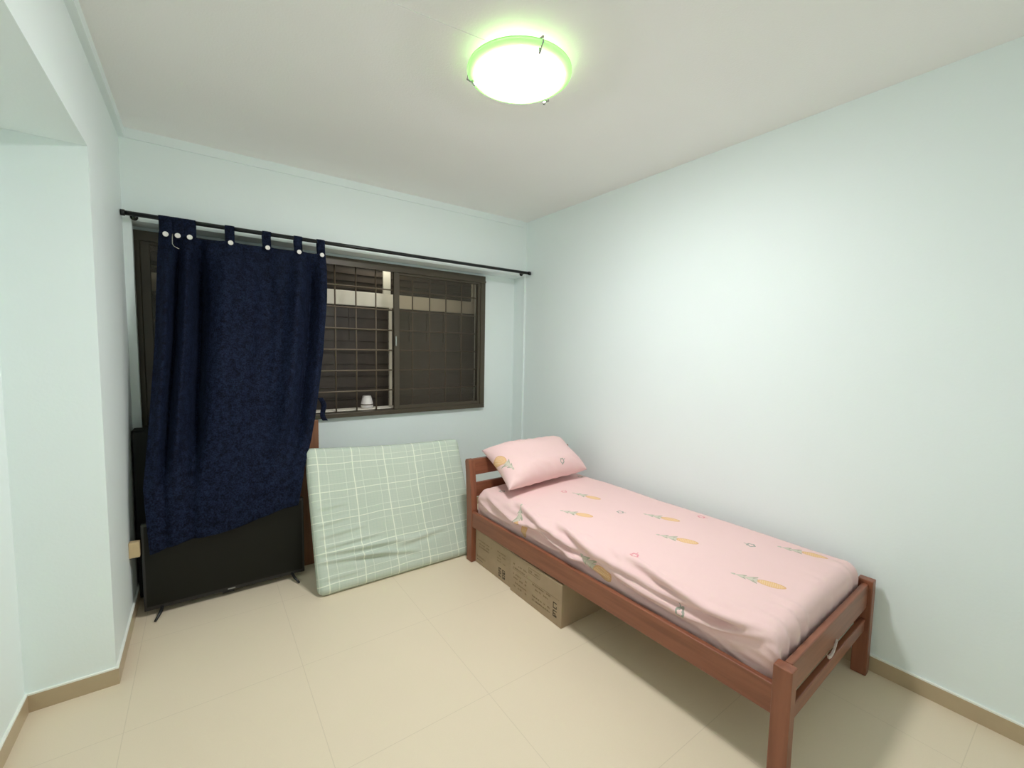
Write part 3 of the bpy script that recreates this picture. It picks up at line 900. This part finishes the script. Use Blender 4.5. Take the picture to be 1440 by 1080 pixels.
def curtain_bm():
    bm = bmesh.new(); NU, NV = 260, 190
    V = []
    for j in range(NV+1):
        t = j/NV; row = []
        xl, xr = interp(LEFT, t), interp(RIGHT, t); yb = interp(YT, t)
        for i in range(NU+1):
            s = i/NU
            x = lerp(xl, xr, s)
            hem = lerp(0.345, 0.470, s)+0.010*math.sin(s*9)
            # top edge sags between the tabs
            xt = lerp(interp(LEFT, 0), interp(RIGHT, 0), s)
            sag = 0.0
            for a, b in zip(TABX, TABX[1:]):
                if a < xt < b: sag = -0.055*(b-a)*4*((xt-a)/(b-a))*(1-(xt-a)/(b-a))*1.0
            top = 2.052+sag
            z = lerp(top, hem, t)
            # folds: tight gathers on the left, wide soft ones across
            env = min(1, t*6+0.15)*(1-0.35*t)*1.25
            ks = min(1, max(0, (t-0.62)/0.24)); env *= 1-0.80*ks*ks*(3-2*ks)
            w = 0
            w += 0.036*math.exp(-((s-0.050)/0.026)**2) - 0.044*math.exp(-((s-0.098)/0.016)**2) + 0.040*math.exp(-((s-0.148)/0.026)**2)
            w += -0.088*math.exp(-((s-0.215-0.05*t)/0.032)**2)+0.022*math.exp(-((s-0.345-0.05*t)/0.07)**2)
            w += 0.022*math.exp(-((s-0.42-0.05*t)/0.11)**2) + 0.006*math.sin(s*40+2*t)
            w += -0.024*math.exp(-((s-0.62-0.03*t)/0.05)**2)
            w += 0.034*math.exp(-((s-0.79+0.02*t)/0.050)**2) - 0.040*math.exp(-((s-0.90)/0.028)**2) + 0.018*math.exp(-((s-0.965)/0.03)**2)
            w += 0.010*mnoise.noise(Vector((s*6, t*3.5, 0.7)))+0.004*mnoise.noise(Vector((s*22, t*8, 3.1)))
            # diagonal drape lines towards the tabs
            w += 0.007*math.sin((s*30)+t*14)*math.exp(-t*7)
            y = yb - w*env*1.15
            y += 0.045*max(0, s-0.6)/0.4*math.exp(-((t-0.72)/0.12)**2)
            x += 0.010*math.sin(t*9+s*5)*t*(1-abs(2*s-1))
            if t > 0.83 and s < 1:      # rests against the television front
                y = min(y, TY-0.006)
            row.append(bm.verts.new(Vector((x, y, z))-CO))
        V.append(row)
    for j in range(NV):
        for i in range(NU):
            f = bm.faces.new((V[j][i], V[j][i+1], V[j+1][i+1], V[j+1][i])); f.smooth = True
    return bm
cp = mesh_obj('curtain_panel', curtain_bm(), M_curtain, cur, True)
md = cp.modifiers.new('thickness', 'SOLIDIFY'); md.thickness = 0.0025; md.offset = 0
for k, x in enumerate(TABX):
    w = 0.031 if k < 3 else 0.024
    bm = bmesh.new(); prof = []
    # strap over the pole: up the front, round, and down the back
    prof.append((RY-0.021, 2.020)); prof.append((RY-0.017, RZ-0.02))
    for q in range(9):
        a = PI-(PI*q/8); prof.append((RY+0.0150*math.cos(a), RZ+0.0150*math.sin(a)))
    prof.append((RY+0.013, RZ-0.02)); prof.append((RY-0.004, 2.035))
    ringsv = []
    for (y, z) in prof:
        ringsv.append([bm.verts.new(Vector((x+dx+0.002*math.sin(z*60+k), y-0.003*math.cos(dx*60), z))-CO) for dx in (-w, -w/2, 0, w/2, w)])
    for a, b in zip(ringsv, ringsv[1:]):
        for q in range(4):
            f = bm.faces.new((a[q], a[q+1], b[q+1], b[q])); f.smooth = True
    o = mesh_obj('tab', bm, M_curtain, cur, True)
    md = o.modifiers.new('thickness', 'SOLIDIFY'); md.thickness = 0.002; md.offset = 0
    bm = bmesh.new()
    # round button with a rim, facing the room
    prof = [(0, 0.001), (0.0115, 0.001), (0.0135, -0.001), (0.0135, -0.004), (0.0115, -0.006), (0.009, -0.0048), (0, -0.0045)]
    ring = []
    for r, d in prof:
        ring.append([bm.verts.new(Vector((x+r*math.cos(2*PI*q/20), RY-0.047+d, 2.037+r*math.sin(2*PI*q/20)))-CO) for q in range(20)] if r else [bm.verts.new(Vector((x, RY-0.047+d, 2.037))-CO)])
    for a, b in zip(ring, ring[1:]):
        for q in range(20):
            q2 = (q+1) % 20
            if len(a) == 1: bm.faces.new((a[0], b[q], b[q2]))
            elif len(b) == 1: bm.faces.new((a[q], b[0], a[q2]))
            else: bm.faces.new((a[q], b[q], b[q2], a[q2]))
    for dx in (-0.003, 0.003):
        tube(bm, [Vector((x+dx, RY-0.040, 2.037))-CO, Vector((x+dx, RY-0.0525, 2.037))-CO], 0.0016, 6)
    mesh_obj('button', bm, M_button, cur, True)
# loose tie strap hanging at the right edge
bm = bmesh.new(); ringsv = []
for q in range(14):
    t = q/13
    p = Vector((0.620+0.030*t+0.012*math.sin(t*6), 3.02-0.02*t, 1.10-0.150*t))
    ringsv.append([bm.verts.new(p+Vector((dx, 0.004*math.sin(t*9+dx*80), 0))-CO) for dx in (-0.016, 0, 0.016)])
for a, b in zip(ringsv, ringsv[1:]):
    for q in range(2):
        f = bm.faces.new((a[q], a[q+1], b[q+1], b[q])); f.smooth = True
o = mesh_obj('tie_strap', bm, M_curtain, cur, True)
md = o.modifiers.new('thickness', 'SOLIDIFY'); md.thickness = 0.003; md.offset = 0
# wire hook left hanging on the gathered tabs
bm = bmesh.new()
tube(bm, [(-0.113, RY-0.058, 2.040), (-0.115, RY-0.066, 2.015), (-0.115, RY-0.068, 1.985), (-0.108, RY-0.070, 1.972), (-0.088, RY-0.068, 1.962), (-0.082, RY-0.060, 1.964)], 0.0022, 8)
hk = mesh_obj('curtain_hook', bm, M_chrome, None, True)
tag(hk, 'thin bent wire hook hanging at the curtain gathered left end', 'hook')

# ------------------------------------------------------------------ lights
L = bpy.data.lights.new('yard_fill_light', 'POINT'); L.energy = 2.2; L.color = (1.0, 0.93, 0.80); L.shadow_soft_size = 0.08  # unseen light added to brighten the cream band behind the grille
lo = bpy.data.objects.new('yard_fill_light', L); lo.location = (1.25, 3.61, 2.36); COL.objects.link(lo)
w = bpy.data.worlds.new('night'); bpy.context.scene.world = w; w.use_nodes = True
w.node_tree.nodes['Background'].inputs[0].default_value = (0.02, 0.022, 0.03, 1); w.node_tree.nodes['Background'].inputs[1].default_value = 0.3

# ------------------------------------------------------------------ camera
yaw, pit, rol, f, h = 0.6220, 0.0770, 0.0182, 607.99, 1.4312
fw_ = Vector((math.sin(yaw)*math.cos(pit), math.cos(yaw)*math.cos(pit), -math.sin(pit)))
rt = Vector((math.cos(yaw), -math.sin(yaw), 0)); up_ = rt.cross(fw_)
r2 = rt*math.cos(rol)+up_*math.sin(rol); u2 = -rt*math.sin(rol)+up_*math.cos(rol)
cam = bpy.data.cameras.new('camera'); co_ = bpy.data.objects.new('camera', cam); COL.objects.link(co_)
M = Matrix((r2, u2, -fw_)).transposed().to_4x4(); M.translation = Vector((0, 0, h))
co_.matrix_world = M
cam.sensor_width = 36; cam.sensor_fit = 'HORIZONTAL'; cam.lens = f/1440*36; cam.clip_start = 0.02
S = bpy.context.scene; S.camera = co_
S.view_settings.view_transform = 'Standard'; S.view_settings.look = 'None'; S.view_settings.gamma = 1; S.view_settings.exposure = 1.26
S.view_settings.use_curve_mapping = False
S.cycles.max_bounces = 16; S.cycles.diffuse_bounces = 12; S.cycles.transparent_max_bounces = 16
